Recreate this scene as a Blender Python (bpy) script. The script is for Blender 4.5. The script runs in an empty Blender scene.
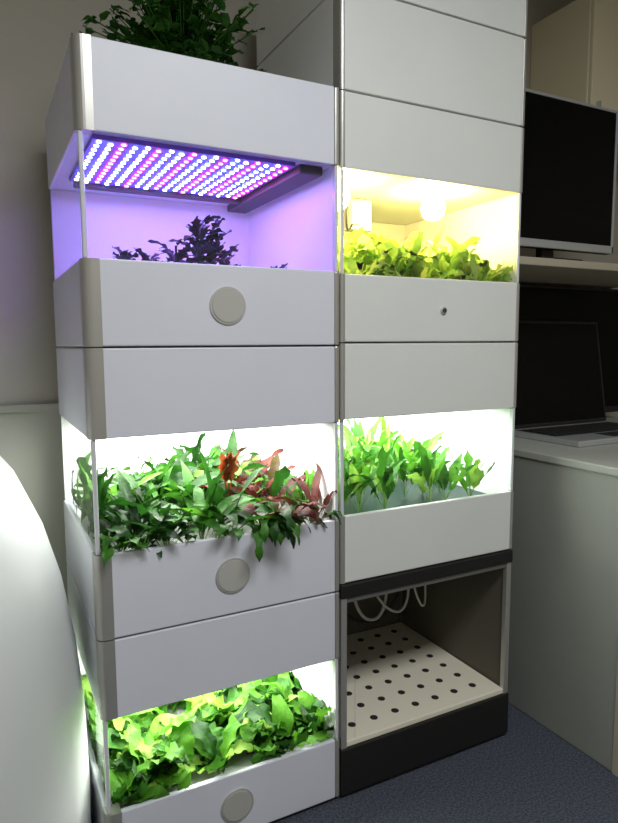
import bpy, bmesh, math, random
from mathutils import Vector, Matrix
random.seed(23)
sc=bpy.context.scene
sc.view_settings.view_transform='Standard'

# ---------------- materials ----------------
def mat(name,col,rough=.5,metal=0,noise=None,bump=0,bscale=200,spec=.5,emit=None,estr=0):
    m=bpy.data.materials.new(name); m.use_nodes=True
    nt=m.node_tree; b=nt.nodes['Principled BSDF']
    b.inputs['Base Color'].default_value=(*col,1)
    b.inputs['Roughness'].default_value=rough
    b.inputs['Metallic'].default_value=metal
    b.inputs['Specular IOR Level'].default_value=spec
    tc=nt.nodes.new('ShaderNodeTexCoord')
    if noise:
        sc_,amt=noise
        n=nt.nodes.new('ShaderNodeTexNoise'); n.inputs['Scale'].default_value=sc_; n.inputs['Detail'].default_value=4
        nt.links.new(tc.outputs['Object'],n.inputs['Vector'])
        r=nt.nodes.new('ShaderNodeValToRGB')
        r.color_ramp.elements[0].position=.3; r.color_ramp.elements[1].position=.7
        r.color_ramp.elements[0].color=(*[c*(1-amt) for c in col],1)
        r.color_ramp.elements[1].color=(*[min(1,c*(1+amt)) for c in col],1)
        nt.links.new(n.outputs['Fac'],r.inputs['Fac']); nt.links.new(r.outputs['Color'],b.inputs['Base Color'])
    if bump:
        n2=nt.nodes.new('ShaderNodeTexNoise'); n2.inputs['Scale'].default_value=bscale
        nt.links.new(tc.outputs['Object'],n2.inputs['Vector'])
        bp=nt.nodes.new('ShaderNodeBump'); bp.inputs['Strength'].default_value=bump; bp.inputs['Distance'].default_value=.003
        nt.links.new(n2.outputs['Fac'],bp.inputs['Height']); nt.links.new(bp.outputs['Normal'],b.inputs['Normal'])
    if emit:
        b.inputs['Emission Color'].default_value=(*emit,1); b.inputs['Emission Strength'].default_value=estr
    return m
def leafmat(name,c1,c2,trans=.3):
    m=bpy.data.materials.new(name); m.use_nodes=True
    nt=m.node_tree; b=nt.nodes['Principled BSDF']; out=nt.nodes['Material Output']
    tc=nt.nodes.new('ShaderNodeTexCoord'); n=nt.nodes.new('ShaderNodeTexNoise'); n.inputs['Scale'].default_value=30; n.inputs['Detail'].default_value=5
    nt.links.new(tc.outputs['Object'],n.inputs['Vector'])
    r=nt.nodes.new('ShaderNodeValToRGB'); r.color_ramp.elements[0].position=.35; r.color_ramp.elements[1].position=.65
    r.color_ramp.elements[0].color=(*c1,1); r.color_ramp.elements[1].color=(*c2,1)
    nt.links.new(n.outputs['Fac'],r.inputs['Fac']); nt.links.new(r.outputs['Color'],b.inputs['Base Color'])
    b.inputs['Roughness'].default_value=.5; b.inputs['Specular IOR Level'].default_value=.3
    bp=nt.nodes.new('ShaderNodeBump'); bp.inputs['Strength'].default_value=.5; bp.inputs['Distance'].default_value=.004
    n2=nt.nodes.new('ShaderNodeTexNoise'); n2.inputs['Scale'].default_value=110
    nt.links.new(tc.outputs['Object'],n2.inputs['Vector']); nt.links.new(n2.outputs['Fac'],bp.inputs['Height']); nt.links.new(bp.outputs['Normal'],b.inputs['Normal'])
    t=nt.nodes.new('ShaderNodeBsdfTranslucent'); nt.links.new(r.outputs['Color'],t.inputs['Color'])
    mx=nt.nodes.new('ShaderNodeMixShader'); mx.inputs['Fac'].default_value=trans
    nt.links.new(b.outputs[0],mx.inputs[1]); nt.links.new(t.outputs[0],mx.inputs[2]); nt.links.new(mx.outputs[0],out.inputs['Surface'])
    return m
def glassmat(name,tint=(.97,.98,.98)):
    m=bpy.data.materials.new(name); m.use_nodes=True
    nt=m.node_tree; nt.nodes.remove(nt.nodes['Principled BSDF']); out=nt.nodes['Material Output']
    t=nt.nodes.new('ShaderNodeBsdfTransparent'); t.inputs['Color'].default_value=(*tint,1)
    g=nt.nodes.new('ShaderNodeBsdfGlossy'); g.inputs['Roughness'].default_value=.05
    lw=nt.nodes.new('ShaderNodeLayerWeight'); lw.inputs['Blend'].default_value=.5
    pw=nt.nodes.new('ShaderNodeMath'); pw.operation='POWER'; pw.inputs[1].default_value=4
    ml=nt.nodes.new('ShaderNodeMath'); ml.operation='MULTIPLY_ADD'; ml.inputs[1].default_value=.35; ml.inputs[2].default_value=.03
    mx=nt.nodes.new('ShaderNodeMixShader')
    nt.links.new(lw.outputs['Facing'],pw.inputs[0]); nt.links.new(pw.outputs[0],ml.inputs[0])
    nt.links.new(ml.outputs[0],mx.inputs[0]); nt.links.new(t.outputs[0],mx.inputs[1]); nt.links.new(g.outputs[0],mx.inputs[2])
    nt.links.new(mx.outputs[0],out.inputs['Surface'])
    return m

M_panel=mat('white_panel',(.74,.75,.82),.42,noise=(3,.03))
M_panelR=mat('ivory_panel',(.77,.78,.74),.42,noise=(3,.03))
M_inner=mat('inner_white',(.85,.85,.85),.5)
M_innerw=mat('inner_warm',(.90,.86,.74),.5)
M_post=mat('aluminium_post',(.52,.51,.47),.33,.6)
M_frame=mat('frame_metal',(.20,.195,.18),.4,.4)
M_seam=mat('seam_dark',(.05,.05,.05),.7)
M_badge=mat('badge_grey',(.48,.47,.43),.6)
M_ring=mat('badge_ring',(.65,.65,.62),.3,.5)
M_black=mat('black_plastic',(.012,.011,.010),.5)
M_screen=mat('black_screen',(.003,.003,.003),.25,spec=.12)
M_silver=mat('silver_plastic',(.55,.56,.56),.35,.5)
M_keys=mat('dark_keys',(.02,.02,.02),.5)
M_wall=mat('wall_paint',(.47,.44,.37),.85,noise=(1.5,.06),bump=.3,bscale=120)
M_wains=mat('wainscot_paint',(.44,.44,.38),.7,noise=(2,.04))
M_ceil=mat('ceiling_paint',(.7,.7,.68),.9)
M_floor=mat('carpet',(.065,.075,.10),.95,noise=(160,.6),bump=1,bscale=400)
M_cab=mat('steel_cabinet_paint',(.31,.32,.285),.5,noise=(4,.04))
M_cabtop=mat('cabinet_top',(.42,.43,.38),.5)
M_cream=mat('cream_cupboard',(.82,.72,.50),.6)
M_shelf=mat('shelf_laminate',(.45,.40,.30),.6)
M_dome=mat('white_gloss_plastic',(.74,.76,.74),.45)
M_glass=glassmat('clear_acrylic')
M_edge=mat('acrylic_edge',(.66,.68,.69),.25)
M_bedw=mat('grow_bed_white',(.75,.76,.75),.6)
M_bedg=mat('grow_bed_green',(.002,.028,.022),.45,spec=.3)
M_board=mat('perforated_board',(.90,.84,.68),.6)
M_hole=mat('hole_dark',(.02,.018,.015),.8)
M_tube=mat('hose',(.75,.74,.66),.3)
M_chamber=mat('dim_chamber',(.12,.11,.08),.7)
M_bracket=mat('lamp_bracket_dark',(.07,.06,.08),.6)
M_ledplate_glow=mat('led_plate_violet_glow',(.22,.10,.62),.5)  # violet glow of the diodes put into the plate's base colour
M_blue=mat('led_blue',(.1,.1,.3),.5,emit=(.10,.17,1),estr=85)
M_cyan=mat('led_cool',(.1,.1,.3),.5,emit=(.26,.42,1),estr=55)
M_pink=mat('led_pink',(.3,.1,.2),.5,emit=(1,.05,.30),estr=42)
M_bulb=mat('warm_bulb',(1,.9,.6),.5,emit=(1,.74,.33),estr=140)
M_pot=mat('dark_pot',(.10,.08,.06),.8)

# ---------------- geometry helpers ----------------
def link(o,parent=None):
    bpy.context.collection.objects.link(o)
    if parent:
        o.parent=parent; o.matrix_parent_inverse=Matrix.Translation(-parent.location)
    return o
def empty(name,loc=(0,0,0)):
    e=bpy.data.objects.new(name,None); e.location=loc; e.empty_display_size=.1
    bpy.context.collection.objects.link(e); return e
def addbox(bm,a,b,bev=0,mi=0,seg=2):
    t=bmesh.new(); r=bmesh.ops.create_cube(t,size=1)
    for v in t.verts:
        v.co=Vector([(a[i]+b[i])/2+v.co[i]*(b[i]-a[i]) for i in range(3)])
    if bev: bmesh.ops.bevel(t,geom=t.edges[:],offset=bev,segments=seg,affect='EDGES',profile=.5)
    for f in t.faces: f.material_index=mi
    me=bpy.data.meshes.new('tmp'); t.to_mesh(me); t.free(); bm.from_mesh(me); bpy.data.meshes.remove(me)
def addcyl(bm,p,r,h,axis='Z',seg=32,mi=0,r2=None,bev=0):
    t=bmesh.new(); bmesh.ops.create_cone(t,cap_ends=True,segments=seg,radius1=r,radius2=r if r2 is None else r2,depth=h)
    if bev:
        bmesh.ops.bevel(t,geom=[e for e in t.edges if len(e.link_faces)==2 and any(len(f.verts)>4 for f in e.link_faces)],offset=bev,segments=2,affect='EDGES')
    if axis=='Y': bmesh.ops.rotate(t,verts=t.verts,matrix=Matrix.Rotation(math.pi/2,3,'X'))
    if axis=='X': bmesh.ops.rotate(t,verts=t.verts,matrix=Matrix.Rotation(math.pi/2,3,'Y'))
    bmesh.ops.translate(t,verts=t.verts,vec=p)
    for f in t.faces: f.material_index=mi
    me=bpy.data.meshes.new('tmp'); t.to_mesh(me); t.free(); bm.from_mesh(me); bpy.data.meshes.remove(me)
def fin(name,bm,mats,parent=None,smooth=False):
    me=bpy.data.meshes.new(name); bm.to_mesh(me); bm.free()
    for m in (mats if isinstance(mats,list) else [mats]): me.materials.append(m)
    if smooth:
        for p in me.polygons: p.use_smooth=True
    return link(bpy.data.objects.new(name,me),parent)
def box(name,a,b,m,bev=.002,parent=None,seg=2):
    bm=bmesh.new(); addbox(bm,a,b,bev,0,seg); return fin(name,bm,m,parent)
def lathe(name,prof,c,m,parent=None,seg=64):
    bm=bmesh.new(); rings=[]
    for r,z in prof:
        rings.append([bm.verts.new((c[0]+r*math.cos(2*math.pi*i/seg),c[1]+r*math.sin(2*math.pi*i/seg),c[2]+z)) for i in range(seg)])
    for a,b in zip(rings,rings[1:]):
        for i in range(seg): bm.faces.new((a[i],a[(i+1)%seg],b[(i+1)%seg],b[i]))
    bm.faces.new(rings[0][::-1]); bm.faces.new(rings[-1])
    return fin(name,bm,m,parent,True)
def tube(name,pts,r,m,parent=None):
    cu=bpy.data.curves.new(name,'CURVE'); cu.dimensions='3D'; cu.bevel_depth=r; cu.bevel_resolution=3
    s=cu.splines.new('NURBS'); s.points.add(len(pts)-1)
    for p,q in zip(s.points,pts): p.co=(*q,1)
    s.use_endpoint_u=True; s.order_u=3; cu.materials.append(m)
    return link(bpy.data.objects.new(name,cu),parent)
def area(name,loc,sx,sy,power,col,parent=None):
    l=bpy.data.lights.new(name,'AREA'); l.shape='RECTANGLE'; l.size=sx; l.size_y=sy; l.energy=power; l.color=col
    o=bpy.data.objects.new(name,l); o.location=loc; return link(o,parent)

# ---------------- room ----------------
XL,XR,YB,YF,H=-.85,3.1,2.1,-1.6,2.75
box('floor',(XL,YF,-.05),(XR,YB,0),M_floor,0)
box('wall_back',(XL,YB,0),(XR,YB+.1,H),M_wall,0)
box('wall_left',(XL-.1,YF,0),(XL,YB,H),M_wall,0)
box('wall_right',(XR,YF,0),(XR+.1,YB,H),M_wall,0)
box('wall_front',(XL,YF-.1,0),(XR,YF,H),M_wall,0)
box('ceiling',(XL,YF,H),(XR,YB,H+.1),M_ceil,0)
bm=bmesh.new(); addbox(bm,(XL,YB-.015,.0),(1.45,YB,1.05),0); addbox(bm,(XL,YB-.024,1.05),(1.45,YB,1.075),.004)
fin('trim_1',bm,M_wains)

# ---------------- towers ----------------
Y0,Y1=1.4,1.975
def solid_box(T,name,x0,x1,z0,z1,pm,badge=None,y1=Y1,lp=.034,rp=.014):
    g=.0012
    bm=bmesh.new()
    addbox(bm,(x0+.014,Y0+.010,z0+.003),(x1-.008,y1-.004,z1-.003),.0,1)
    addbox(bm,(x0+lp,Y0,z0+g),(x1-rp,Y0+.012,z1-g),.0025,0)
    addbox(bm,(x0,Y0+.037,z0+g),(x0+.015,y1,z1-g),.0025,0)
    addbox(bm,(x1-.01,Y0+.016,z0+g),(x1,y1,z1-g),.0025,0)
    addbox(bm,(x0+.012,Y0+.014,z0+g),(x1-.012,y1-.002,z0+.008),.001,0)
    addbox(bm,(x0+.02,Y0+.02,z1-.006),(x1-.01,y1-.002,z1-g),.001,0)
    fin(name,bm,[pm,M_seam],T)
    posts(T,name+'_post',x0,x1,z0,z1,lp,rp)
def posts(T,name,x0,x1,z0,z1,lp,rp):
    bm=bmesh.new(); w=.036 if lp>.02 else .013
    t=bmesh.new(); bmesh.ops.create_cube(t,size=1)
    for v in t.verts: v.co=Vector((x0+w/2+v.co.x*w,Y0+.0185+v.co.y*.037,(z0+z1)/2+v.co.z*(z1-z0-.001)))
    ve=[e for e in t.edges if abs(e.verts[0].co.z-e.verts[1].co.z)>.01 and e.verts[0].co.y<Y0+.01 and (e.verts[0].co.x<x0+.005)]
    bmesh.ops.bevel(t,geom=ve,offset=.02 if lp>.02 else .008,segments=6,affect='EDGES',profile=.5)
    bmesh.ops.recalc_face_normals(t,faces=t.faces)
    me=bpy.data.meshes.new('t'); t.to_mesh(me); t.free(); bm.from_mesh(me)
    addbox(bm,(x1-.013,Y0,z0),(x1,Y0+.016,z1),.004,0)
    fin(name,bm,M_post,T)
def tray(T,name,x0,x1,z0,z1,pm,bedm,badge=0,lp=.034,rp=.014):
    g=.0012; bm=bmesh.new()
    addbox(bm,(x0+lp,Y0,z0+g),(x1-rp,Y0+.014,z1),.003,0)
    addbox(bm,(x0,Y0+.037,z0+g),(x0+.014,Y1,z1),.003,0)
    addbox(bm,(x1-.012,Y0+.016,z0+g),(x1,Y1,z1),.003,0)
    addbox(bm,(x0+.012,Y1-.012,z0+g),(x1-.012,Y1,z1),.003,0)
    addbox(bm,(x0+.014,Y0+.012,z0+.003),(x1-.01,Y1-.01,z0+.02),0,1)
    addbox(bm,(x0+.012,Y0+.012,z1-.05),(x1-.008,Y1-.008,z1-.03),.001,2)
    fin(name,bm,[pm,M_seam,bedm],T)
    posts(T,name+'_post',x0,x1,z0,z1,lp,rp)
    cx=(x0+x1)/2; cz=(z0+z1)/2
    if badge==1:
        cx+=.009
        bm=bmesh.new(); addcyl(bm,(cx,Y0-.001,cz),.044,.006,'Y',48,1,bev=.001); addcyl(bm,(cx,Y0-.003,cz),.039,.006,'Y',48,0,bev=.001)
        fin(name+'_badge',bm,[M_badge,M_ring],T)
    if badge==2:
        cx+=.02
        bm=bmesh.new(); addcyl(bm,(cx,Y0-.002,cz),.010,.008,'Y',24,1,bev=.001); addcyl(bm,(cx,Y0-.006,cz),.006,.006,'Y',24,0)
        fin(name+'_lock',bm,[M_seam,M_ring],T)
def window(T,name,x0,x1,z0,z1,inner,front=True,left_glass=True,right_solid=True):
    bm=bmesh.new()
    addbox(bm,(x0+.004,Y1-.012,z0),(x1-.004,Y1-.004,z1),0)
    if right_solid: addbox(bm,(x1-.012,Y0+.014,z0),(x1-.003,Y1-.012,z1),0)
    fin(name+'_liner',bm,inner,T)
    bm=bmesh.new()
    if left_glass: addbox(bm,(x0+.004,Y0+.02,z0),(x0+.007,Y1-.012,z1),0)
    if front: addbox(bm,(x0+.016,Y0+.006,z0),(x1-.014,Y0+.009,z1),0)
    fin(name+'_pane',bm,M_glass,T)
    bm=bmesh.new()
    addbox(bm,(x0+.004,Y0+.006,z0),(x0+.014,Y0+.016,z1),.003)
    addbox(bm,(x1-.012,Y0+.002,z0),(x1-.003,Y0+.014,z1),.002)
    fin(name+'_corner_strip',bm,M_edge,T)

LX0,LX1=.198,.815
RX0,RX1=.818,1.434
TL=empty('hydroponic_grow_tower',((LX0+LX1)/2,1.68,0))
solid_box(TL,'lamp_housing_1',LX0,LX1,1.689,1.875,M_panel)
window(TL,'chamber_1',LX0,LX1,1.433,1.689,M_inner)
tray(TL,'tray_1',LX0,LX1,1.248,1.433,M_panel,M_bedw,1)
solid_box(TL,'lamp_housing_2',LX0,LX1,1.049,1.246,M_panel)
window(TL,'chamber_2',LX0,LX1,.793,1.049,M_inner,front=False)
tray(TL,'tray_2',LX0,LX1,.598,.793,M_panel,M_bedw,1)
solid_box(TL,'lamp_housing_3',LX0,LX1,.410,.596,M_panel)
window(TL,'chamber_3',LX0,LX1,.181,.410,M_inner,front=False)
tray(TL,'tray_3',LX0,LX1,.012,.181,M_panel,M_bedw,1)
bm=bmesh.new()
for x in (LX0+.05,LX1-.05):
    for y in (Y0+.05,Y1-.05): addcyl(bm,(x,y,.008),.02,.016)
fin('feet',bm,M_black,TL)
# LED grid lamp : matrix of separate blue / cool / pink diodes
bm=bmesh.new()
gx0,gx1,gy0,gy1=LX0+.05,LX1-.125,Y0+.03,1.80
addbox(bm,(gx0-.015,gy0-.008,1.680),(gx1+.015,gy1+.01,1.690),.001,0)
n=18; m_=12
for i in range(n):
    x=gx0+i*(gx1-gx0)/(n-1)
    kind=[1,2,3][i%3]
    for j in range(m_):
        y=gy0+.012+j*(gy1-gy0-.024)/(m_-1)+(.006 if i%2 else -.006)
        addcyl(bm,(x,y,1.679),.0052,.003,seg=8,mi=kind)
fin('led_grid',bm,[M_ledplate_glow,M_blue,M_cyan,M_pink],TL)
bm=bmesh.new(); addbox(bm,(gx1+.03,Y0+.03,1.668),(LX1-.03,Y1-.03,1.690),.004); addbox(bm,(gx0,gy1+.02,1.672),(gx1+.03,gy1+.05,1.690),.003)
fin('lamp_bracket',bm,M_bracket,TL)
W=(1,.99,.95)
for k,(z,p) in enumerate([(1.044,13),(.405,11)]):
    area('grow_light_%d'%(k+2),((LX0+LX1)/2,1.69,z),.5,.44,p,W,TL)

TR=empty('hydroponic_grow_tower.001',((RX0+RX1)/2,1.68,0))
kw=dict(lp=.012,rp=.012)
solid_box(TR,'top_box_1',RX0,RX1,2.115,2.33,M_panelR,y1=1.92,**kw)
solid_box(TR,'top_box_2',RX0,RX1,1.872,2.113,M_panelR,y1=1.92,**kw)
solid_box(TR,'lamp_housing_1',RX0,RX1,1.685,1.870,M_panelR,**kw)
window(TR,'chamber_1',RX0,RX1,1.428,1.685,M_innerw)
tray(TR,'tray_1',RX0,RX1,1.255,1.428,M_panelR,M_bedw,2,**kw)
solid_box(TR,'lamp_housing_2',RX0,RX1,1.055,1.253,M_panelR,**kw)
window(TR,'chamber_2',RX0,RX1,.800,1.055,M_inner)
tray(TR,'tray_2',RX0,RX1,.616,.800,M_panelR,M_bedg,0,**kw)
area('grow_light_2',((RX0+RX1)/2,1.69,1.05),.48,.44,11,(.96,1,.95),TR)
# warm bulbs
for k,(x,y) in enumerate([(1.185,1.5),(.865,1.5)]):
    lathe('bulb_%d'%(k+1),[(.004,-.036),(.02,-.031),(.031,-.018),(.035,0),(.031,.016),(.02,.027),(.016,.034)],(x,y,1.640),M_bulb,TR,32)
    bm=bmesh.new(); addcyl(bm,(x,y,1.678),.018,.016,mi=0); fin('socket_%d'%(k+1),bm,M_inner,TR)
bm=bmesh.new()
addbox(bm,(1.00,1.66,1.59),(1.08,1.70,1.683),.004,1); addcyl(bm,(1.0,1.63,1.63),.012,.06)
fin('lamp_bracket',bm,[M_silver,M_post],TR)
tube('lamp_cord',[(.90,1.52,1.67),(.94,1.58,1.6),(.97,1.62,1.575),(1.0,1.64,1.60),(1.0,1.63,1.66)],.003,M_seam,TR)
# open dark unit
bm=bmesh.new()
addbox(bm,(RX0,Y0-.004,.574),(RX1,Y1,.614),.004,0)
addbox(bm,(RX0,Y0-.004,.012),(RX1,Y0+.014,.146),.004,0)
addbox(bm,(RX0,Y0+.014,.012),(RX0+.014,Y1,.146),.003,0)
addbox(bm,(RX1-.014,Y0+.014,.012),(RX1,Y1,.146),.003,0)
addbox(bm,(RX0+.014,Y1-.014,.012),(RX1-.014,Y1,.146),.003,0)
addbox(bm,(RX0+.014,Y0+.014,.012),(RX1-.014,Y1-.014,.03),0,0)
fin('base_tank',bm,M_black,TR)
bm=bmesh.new()
addbox(bm,(RX0+.012,Y0+.004,.146),(RX1-.018,Y1-.02,.162),.002,0)
for i in range(7):
    for j in range(7):
        addcyl(bm,(RX0+.075+i*.075,Y0+.065+j*.072,.1615),.0115,.003,seg=20,mi=1)
fin('perforated_board',bm,[M_board,M_hole],TR)
bm=bmesh.new()
for (x,y) in ((RX0+.002,Y0),(RX1-.020,Y0),(RX0+.002,Y1-.02),(RX1-.02,Y1-.02)):
    addbox(bm,(x,y,.146),(x+.018,y+.018,.574),.002,2 if y<1.5 else 0)
addbox(bm,(RX0+.02,Y0+.002,.560),(RX1-.02,Y0+.014,.574),.001,0)
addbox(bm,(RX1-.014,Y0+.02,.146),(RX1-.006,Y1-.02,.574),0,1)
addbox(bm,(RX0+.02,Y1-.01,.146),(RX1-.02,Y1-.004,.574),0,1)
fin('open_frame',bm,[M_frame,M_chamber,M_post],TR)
bm=bmesh.new(); addbox(bm,(RX0+.006,Y0+.018,.146),(RX0+.009,Y1-.02,.574),0); addbox(bm,(RX0+.05,Y0+.008,.162),(RX0+.052,Y0+.012,.56),0); fin('open_frame_pane',bm,M_glass,TR)
tube('hose_1',[(1.15,1.9,.572),(1.13,1.88,.42),(1.16,1.85,.27),(1.24,1.84,.25),(1.29,1.86,.35),(1.30,1.9,.572)],.006,M_tube,TR)
tube('hose_2',[(1.22,1.9,.572),(1.20,1.87,.42),(1.25,1.84,.30),(1.33,1.82,.26),(1.37,1.83,.38),(1.38,1.9,.572)],.005,M_tube,TR)
tube('hose_3',[(.93,1.93,.572),(.93,1.91,.45),(.95,1.9,.3),(.95,1.9,.164)],.005,M_seam,TR)
tube('hose_4',[(1.32,1.8,.572),(1.31,1.75,.42),(1.34,1.72,.31),(1.38,1.75,.36),(1.39,1.8,.572)],.004,M_tube,TR)
tube('hose_5',[(1.08,1.92,.572),(1.08,1.91,.4),(1.12,1.90,.28),(1.2,1.91,.22),(1.32,1.92,.21),(1.38,1.92,.30)],.005,M_seam,TR)
bm=bmesh.new()
for x in (RX0+.05,RX1-.05):
    for y in (Y0+.05,Y1-.05): addcyl(bm,(x,y,.008),.02,.016)
fin('feet',bm,M_black,TR)

# ---------------- leaves ----------------
class Plant:
    def __init__(s): s.v=[];s.f=[];s.m=[]
    def leaf(s,base,az,L,Wd,el0,bend,ruf=.15,pet=.15,mi=0,nl=9,na=4,bounds=None,fold=.25,tip=1.0,smi=None,kind='plain'):
        if kind=='jag': nl=16; lob=.36; lf=random.uniform(20,28); ruf=.10
        elif kind=='frill': nl=16; na=6; lob=.07; lf=34; ruf=.15
        else: lob=0; lf=1
        p=Vector(base); i0=len(s.v); ph=random.random()*6
        twist=random.uniform(-.7,.7); k=random.uniform(12,18) if kind!='frill' else random.uniform(26,36)
        sway=random.uniform(-.5,.5)
        for i in range(nl+1):
            t=i/nl; el=el0-bend*t*t; az2=az+sway*t; ca,sa=math.cos(az2),math.sin(az2)
            d=Vector((ca*math.cos(el),sa*math.cos(el),math.sin(el)))
            side=Vector((-sa,ca,0)); up=side.cross(d)*-1
            side2=side*math.cos(twist*t)+up*math.sin(twist*t)
            if t<=pet: w=max(Wd*.09,.003)
            else:
                q=(t-pet)/(1-pet)
                if kind=='frill': sh=max(.08,math.sin(math.pi*min(.97,q**1.15*.93+.04))**.6)
                else: sh=max(.04,math.sin(math.pi*min(1,q**.85*tip))**.8)
                w=Wd*sh*(1+lob*math.sin(t*lf+ph))
            for j in range(na+1):
                u=j/na*2-1
                off=side2*(u*w/2)+up*(fold*abs(u)*w/2)+up*(ruf*Wd*abs(u)**1.5*math.sin(t*k+ph+u*1.5) if t>pet else 0)
                q=p+off
                if bounds:
                    q=Vector([min(max(q[c],bounds[c][0]),bounds[c][1]) for c in range(3)])
                s.v.append(q)
            p=p+d*(L/nl)
        for i in range(nl):
            for j in range(na):
                a=i0+i*(na+1)+j; s.f.append((a,a+1,a+na+2,a+na+1)); s.m.append(smi if (smi is not None and (i+1)/nl<=pet+.01) else mi)
    def stem(s,a,b,r,mi):
        a=Vector(a);b=Vector(b);d=(b-a).normalized(); x=d.orthogonal().normalized(); y=d.cross(x); i0=len(s.v)
        for p in (a,b):
            for i in range(5): s.v.append(p+x*math.cos(i*1.2566)*r+y*math.sin(i*1.2566)*r)
        for i in range(5): s.f.append((i0+i,i0+(i+1)%5,i0+5+(i+1)%5,i0+5+i)); s.m.append(mi)
    def build(s,name,mats,parent=None):
        me=bpy.data.meshes.new(name); me.from_pydata([tuple(q) for q in s.v],[],s.f)
        for m in mats: me.materials.append(m)
        for p,mi in zip(me.polygons,s.m): p.material_index=mi; p.use_smooth=True
        return link(bpy.data.objects.new(name,me),parent)
U=random.uniform; CH_=random.choice
G0=leafmat('leaf_deep_green',(.004,.024,.003),(.010,.05,.006))
G1=leafmat('leaf_dark_green',(.010,.05,.005),(.022,.10,.010))
G2=leafmat('leaf_mid_green',(.022,.11,.008),(.055,.20,.016))
G3=leafmat('leaf_light_green',(.07,.25,.012),(.13,.36,.03),.35)
G4=leafmat('leaf_yellow_green',(.18,.38,.035),(.28,.48,.07),.35)
G5=leafmat('leaf_pale_yellow',(.42,.56,.10),(.60,.70,.18),.35)
G6=leafmat('leaf_pale_green',(.26,.46,.06),(.40,.58,.10),.35)
RD=leafmat('leaf_red',(.07,.010,.010),(.13,.03,.018))
RB=leafmat('leaf_bronze',(.05,.025,.008),(.09,.07,.015))
OR=leafmat('leaf_rust',(.34,.05,.015),(.20,.07,.02))
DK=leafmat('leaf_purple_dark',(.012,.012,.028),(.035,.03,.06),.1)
STP=leafmat('leaf_stem_pale',(.22,.38,.12),(.30,.45,.18),.2)

# left chamber 2 : dense mixed greens
P=Plant(); zb=.763
bd=((LX0+.012,LX1-.016),(Y0-.05,Y1-.02),(zb,1.042))
for ix in range(8):
    for iy in range(5):
        cx=LX0+.05+ix*.072+U(-.02,.02); cy=Y0+.06+iy*.10+U(-.02,.02)
        red=(cx>LX0+.40 and random.random()<.6)
        kd=CH_(['jag','plain','frill','jag']); hs=U(.78,1.2)
        col=CH_([[0,0,1],[0,1,1],[1,1,2],[5,0,0],[1,2,2]])
        for k in range(11):
            el=U(.6,1.5); L=U(.12,.25)*(1 if iy>0 else .85)*(1-.15*(ix>5))*hs
            mi=CH_([3,3,7,0]) if red else CH_(col)
            P.leaf((cx+U(-.01,.01),cy+U(-.01,.01),zb),U(0,6.28),L,U(.02,.042),el,U(.6,2.2),.08,.3,mi,bounds=bd,smi=6,kind=kd)
bd2=((LX0+.012,LX1-.016),(Y0-.10,Y1),(.60,1.04))
for k in range(16):
    cx=LX0+U(.05,.58)
    P.leaf((cx,Y0+.035,zb+.02),-1.57+U(-.9,.9),U(.06,.11),U(.018,.032),U(.6,1.1),U(1.2,1.9),.08,.25,CH_([0,1,1,3 if cx>LX0+.42 else 0]),bounds=bd2,kind=CH_(['jag','plain']))
for k in range(10):
    P.leaf((LX0+.43+U(-.015,.015),Y0+.03,zb+.03),-1.57+U(-.7,.7),U(.11,.18),U(.02,.03),U(.3,.9),U(2.2,3.2),.1,.3,CH_([0,1]),bounds=bd2,kind='jag')
for k in range(6):
    P.leaf((LX0+.33+U(-.014,.014),Y0+.07,zb+.13),-1.57+U(-.9,.9),.10,.03,1.45,.5,.12,.2,4,bounds=bd,kind='jag')
P.build('mixed_leafy_greens',[G1,G2,G3,RD,OR,G0,STP,RB])

# left chamber 3: lettuce
P=Plant(); zb=.151
bd=((LX0+.012,LX1-.016),(Y0+.004,Y1-.02),(zb,.398))
for ix in range(7):
    for iy in range(5):
        cx=LX0+.05+ix*.086+U(-.02,.02); cy=Y0+.07+iy*.1+U(-.02,.02); hs=U(.8,1.1)
        for k in range(11):
            P.leaf((cx,cy,zb),U(0,6.28),U(.10,.19)*hs,U(.04,.07),U(.5,1.45),U(.8,2.3),.09,.16,CH_([0,0,1,1,1,2,4]),bounds=bd,fold=.3,smi=3,kind=CH_(['frill','frill','plain']))
P.build('lettuce_plants',[G2,G3,G4,STP,G1])

# left chamber 1: dark seedlings under purple light
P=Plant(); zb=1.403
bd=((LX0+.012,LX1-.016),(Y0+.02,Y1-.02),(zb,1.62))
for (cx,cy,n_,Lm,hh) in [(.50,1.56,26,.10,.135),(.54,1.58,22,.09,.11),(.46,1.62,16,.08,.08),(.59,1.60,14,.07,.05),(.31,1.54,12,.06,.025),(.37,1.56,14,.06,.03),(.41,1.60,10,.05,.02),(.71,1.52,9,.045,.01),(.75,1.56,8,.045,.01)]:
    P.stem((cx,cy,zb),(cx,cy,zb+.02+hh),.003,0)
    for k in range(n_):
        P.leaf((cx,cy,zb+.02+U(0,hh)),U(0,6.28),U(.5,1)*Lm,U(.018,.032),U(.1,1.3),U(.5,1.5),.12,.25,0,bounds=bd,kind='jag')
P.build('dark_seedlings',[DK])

# right chamber 1: yellow-lit lettuce
P=Plant(); zb=1.398
bd=((RX0+.012,RX1-.016),(Y0+.014,Y1-.02),(zb,1.595))
for ix in range(7):
    for iy in range(5):
        cx=RX0+.05+ix*.083+U(-.02,.02); cy=Y0+.07+iy*.10+U(-.02,.02)
        s_=1.05 if cx<1.24 else .88
        for k in range(12):
            P.leaf((cx,cy,zb),U(0,6.28),U(.12,.22)*s_,U(.022,.046),U(.6,1.45),U(.6,2.1),.12,.2,CH_([0,0,1]),bounds=bd,smi=2,kind=CH_(['frill','frill','jag']))
P.build('lettuce_plants.001',[G6,G5,STP])

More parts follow.
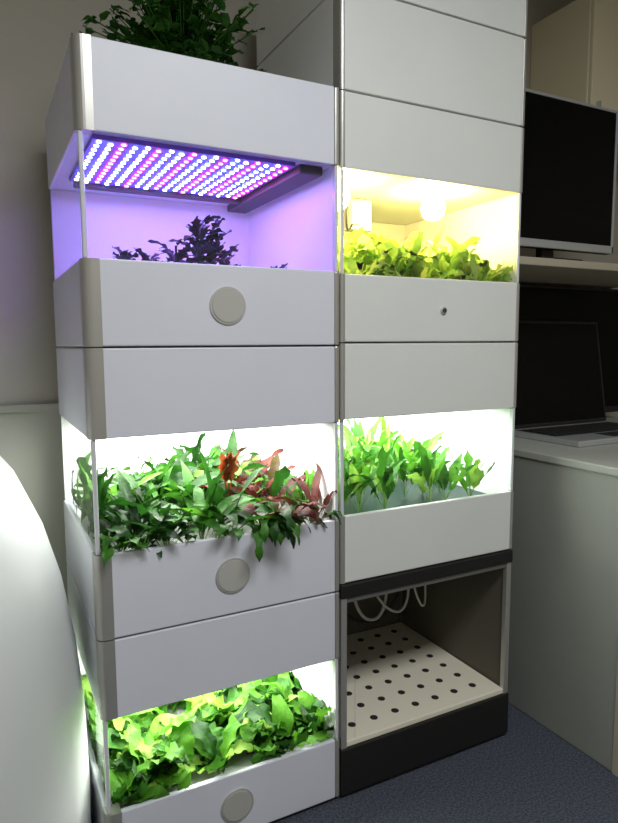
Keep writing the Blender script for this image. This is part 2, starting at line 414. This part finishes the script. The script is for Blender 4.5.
# right chamber 2: upright lettuce
P=Plant(); zb=.770
bd=((RX0+.012,RX1-.016),(Y0+.014,Y1-.02),(zb,1.035))
for ix in range(7):
    for iy in range(4):
        cx=RX0+.04+ix*.075+U(-.015,.015); cy=Y0+.08+iy*.12+U(-.02,.02)
        s_=(1.08 if ix<5 else .82)*U(.88,1.12)
        if iy==0 and ix>2 and random.random()<.6: continue
        for k in range(9):
            P.leaf((cx,cy,zb),U(0,6.28),U(.14,.24)*s_,U(.020,.04),U(1.0,1.53),U(.2,1.7),.10,.32,CH_([0,0,1,1,2]),bounds=bd,smi=3,kind=CH_(['plain','frill','jag']))
P.build('lettuce_plants.002',[G2,G3,G4,STP])

# potted plant on top
PX,PY,PZ=.50,1.66,1.875
PP=empty('potted_plant',(PX,PY,PZ))
lathe('pot',[(.05,0),(.062,.06),(.067,.062),(.067,.072),(.06,.072),(.058,.065)],(PX,PY,PZ),M_pot,PP,40)
P=Plant()
for k in range(240):
    az=U(0,6.28); el=U(-.45,1.5); R=U(.09,.23)
    c=Vector((PX,PY,PZ+.075)); e=c+Vector((math.cos(az)*math.cos(el)*R*1.15,math.sin(az)*math.cos(el)*R*.95,math.sin(el)*R*1.1))
    e.z=max(e.z,PZ+.015)
    P.stem(c+Vector((math.cos(az)*.03,math.sin(az)*.03,0)),e,.0015,0)
    for q in range(7):
        t=U(.35,1); b=c.lerp(e,t)
        P.leaf(b,U(0,6.28),U(.025,.045),U(.016,.028),U(-.4,.9),U(.3,1.4),.08,.15,CH_([0,0,0,1]),nl=6,na=2,bounds=((.2,.80),(1.40,1.95),(PZ+.004,2.4)))
P.build('foliage',[leafmat('leaf_houseplant',(.015,.07,.008),(.04,.15,.015)),leafmat('leaf_houseplant_light',(.05,.17,.02),(.09,.25,.03))],PP)

# ---------------- left white domed object, guessed form of an unidentified curved shape ----------------
prof=[(.425,0),(.43,.02),(.432,.2),(.428,.38),(.415,.54),(.39,.70),(.355,.83),(.30,.96),(.23,1.06),(.15,1.12),(.06,1.145),(.01,1.147)]
DX=-.243
DB=empty('white_domed_object',(DX,1.60,0))
lathe('dome_body',prof,(DX,1.60,0),M_dome,DB,96)
bm=bmesh.new(); addbox(bm,(DX-.13,1.165,.55),(DX+.13,1.25,.70),.02,0,3); fin('dome_flap',bm,M_silver,DB)

# ---------------- steel cabinet + electronics ----------------
CX0,CX1,CY0,CY1,CH=1.575,2.65,.99,2.07,.875
C=empty('steel_storage_cabinet',(2.0,1.55,0))
bm=bmesh.new()
addbox(bm,(CX0+.01,CY0+.03,0),(CX1-.01,CY1,.05),0,1)
addbox(bm,(CX0,CY0+.012,.0),(CX1,CY1,CH),.004,0)
addbox(bm,(CX0-.006,CY0-.01,CH),(CX1+.006,CY1,CH+.025),.004,2)
for i in range(2):
    a=CX0+.006+i*.535
    addbox(bm,(a,CY0-.004,.05),(a+.528,CY0+.014,CH-.01),.004,0)
    addbox(bm,(a+(.48 if i==0 else .03),CY0-.022,.42),(a+(.498 if i==0 else .048),CY0-.004,.56),.003,3)
addbox(bm,(CX0-.004,CY0+.0,.0),(CX0+.004,CY0+.135,.42),.002,4)
fin('cabinet_body',bm,[M_cab,M_seam,M_cabtop,M_silver,M_shelf],C)
ZT=CH+.025
lx0,ly0,LW=1.765,1.44,.56
L=empty('laptop',(lx0+.2,1.6,ZT))
bm=bmesh.new()
addbox(bm,(lx0,ly0,ZT+.0),(lx0+LW,ly0+.34,ZT+.022),.005,0)
addbox(bm,(lx0+.2,ly0+.02,ZT+.022),(lx0+.34,ly0+.10,ZT+.023),.0,1)
addbox(bm,(lx0+.02,ly0+.115,ZT+.0215),(lx0+LW-.02,ly0+.30,ZT+.0225),.0,1)
for r in range(5):
    for c in range(18):
        addbox(bm,(lx0+.035+c*.027,ly0+.13+r*.032,ZT+.021),(lx0+.058+c*.027,ly0+.157+r*.032,ZT+.026),.001,1,1)
fin('laptop_base',bm,[M_silver,M_keys],L)
bm=bmesh.new()
addbox(bm,(0,0,0),(LW,.012,.42),.004,0); addbox(bm,(.012,-.001,.014),(LW-.012,.001,.408),0,1)
bmesh.ops.rotate(bm,verts=bm.verts,cent=(0,0,0),matrix=Matrix.Rotation(math.radians(-9),3,'X'))
bmesh.ops.translate(bm,verts=bm.verts,vec=(lx0,ly0+.325,ZT+.024))
fin('laptop_lid',bm,[M_black,M_screen],L)
def monitor(name,x0,x1,y,z0,z1,fr,base,parent=None):
    E=empty(name,((x0+x1)/2,y,base))
    bm=bmesh.new(); b=.02
    addbox(bm,(x0,y,z0),(x1,y+.03,z1),.004,1)
    addbox(bm,(x0,y-.006,z0),(x1,y+.004,z0+b*1.4),.003,0); addbox(bm,(x0,y-.006,z1-b*.5),(x1,y+.004,z1),.003,0)
    addbox(bm,(x0,y-.006,z0),(x0+b*.6,y+.004,z1),.003,0); addbox(bm,(x1-b*.6,y-.006,z0),(x1,y+.004,z1),.003,0)
    addbox(bm,(x0+b*.5,y-.002,z0+b),(x1-b*.5,y+.001,z1-b*.4),0,2)
    cx=(x0+x1)/2
    addbox(bm,(cx-.03,y+.03,base+.005),(cx+.03,y+.06,z0+.15),.004,1)
    addbox(bm,(cx-.1,y-.04,base),(cx+.1,y+.10,base+.012),.005,1)
    fin('monitor_body',bm,[fr,M_black,M_screen],E)
monitor('computer_monitor',1.50,2.095,1.60,1.575,2.08,M_silver,1.528)
monitor('computer_monitor.001',1.85,2.64,1.94,ZT+.03,1.49,M_black,ZT)
bm=bmesh.new()
addbox(bm,(1.47,1.52,1.502),(2.65,YB-.001,1.528),.003,0)
for x in (1.6,2.6): addbox(bm,(x,1.99,1.476),(x+.02,YB-.001,1.502),.002,1)
fin('display_shelf',bm,[M_shelf,M_silver])
# cupboard
K=empty('cupboard',(2.5,1.95,2.10))
bm=bmesh.new()
addbox(bm,(2.17,1.80,2.10),(2.97,YB-.002,2.6),.004,0)
addbox(bm,(2.174,1.782,2.105),(2.57,1.80,2.596),.004,0); addbox(bm,(2.58,1.782,2.105),(2.966,1.80,2.596),.004,0)
addbox(bm,(2.20,1.765,2.12),(2.212,1.782,2.19),.002,1); addbox(bm,(2.93,1.765,2.12),(2.942,1.782,2.19),.002,1)
fin('cupboard_body',bm,[M_cream,M_silver],K)

# ---------------- room light: unseen fill lamp added overhead to brighten the room ----------------
F=empty('added_fill_light',(.7,-.2,H))
bm=bmesh.new(); addbox(bm,(.1,-.55,H-.05),(1.3,.15,H),.005); fin('fill_housing',bm,M_ceil,F)
area('fill_panel',(.7,-.2,H-.055),1.1,.6,44,(.95,.98,1),F)
w=bpy.data.worlds.new('World'); sc.world=w; w.use_nodes=True
w.node_tree.nodes['Background'].inputs[0].default_value=(.5,.52,.55,1); w.node_tree.nodes['Background'].inputs[1].default_value=.1

cam=bpy.data.cameras.new('Camera'); cam.sensor_fit='VERTICAL'; cam.sensor_height=36; cam.lens=27.65; cam.clip_start=.02
co=bpy.data.objects.new('Camera',cam)
R=Matrix.Rotation(math.radians(-27.41),4,'Z')@Matrix.Rotation(math.radians(90-6.114),4,'X')@Matrix.Rotation(math.radians(-.326),4,'Z')
co.matrix_world=Matrix.Translation((0,0,1.252))@R
bpy.context.collection.objects.link(co); sc.camera=co
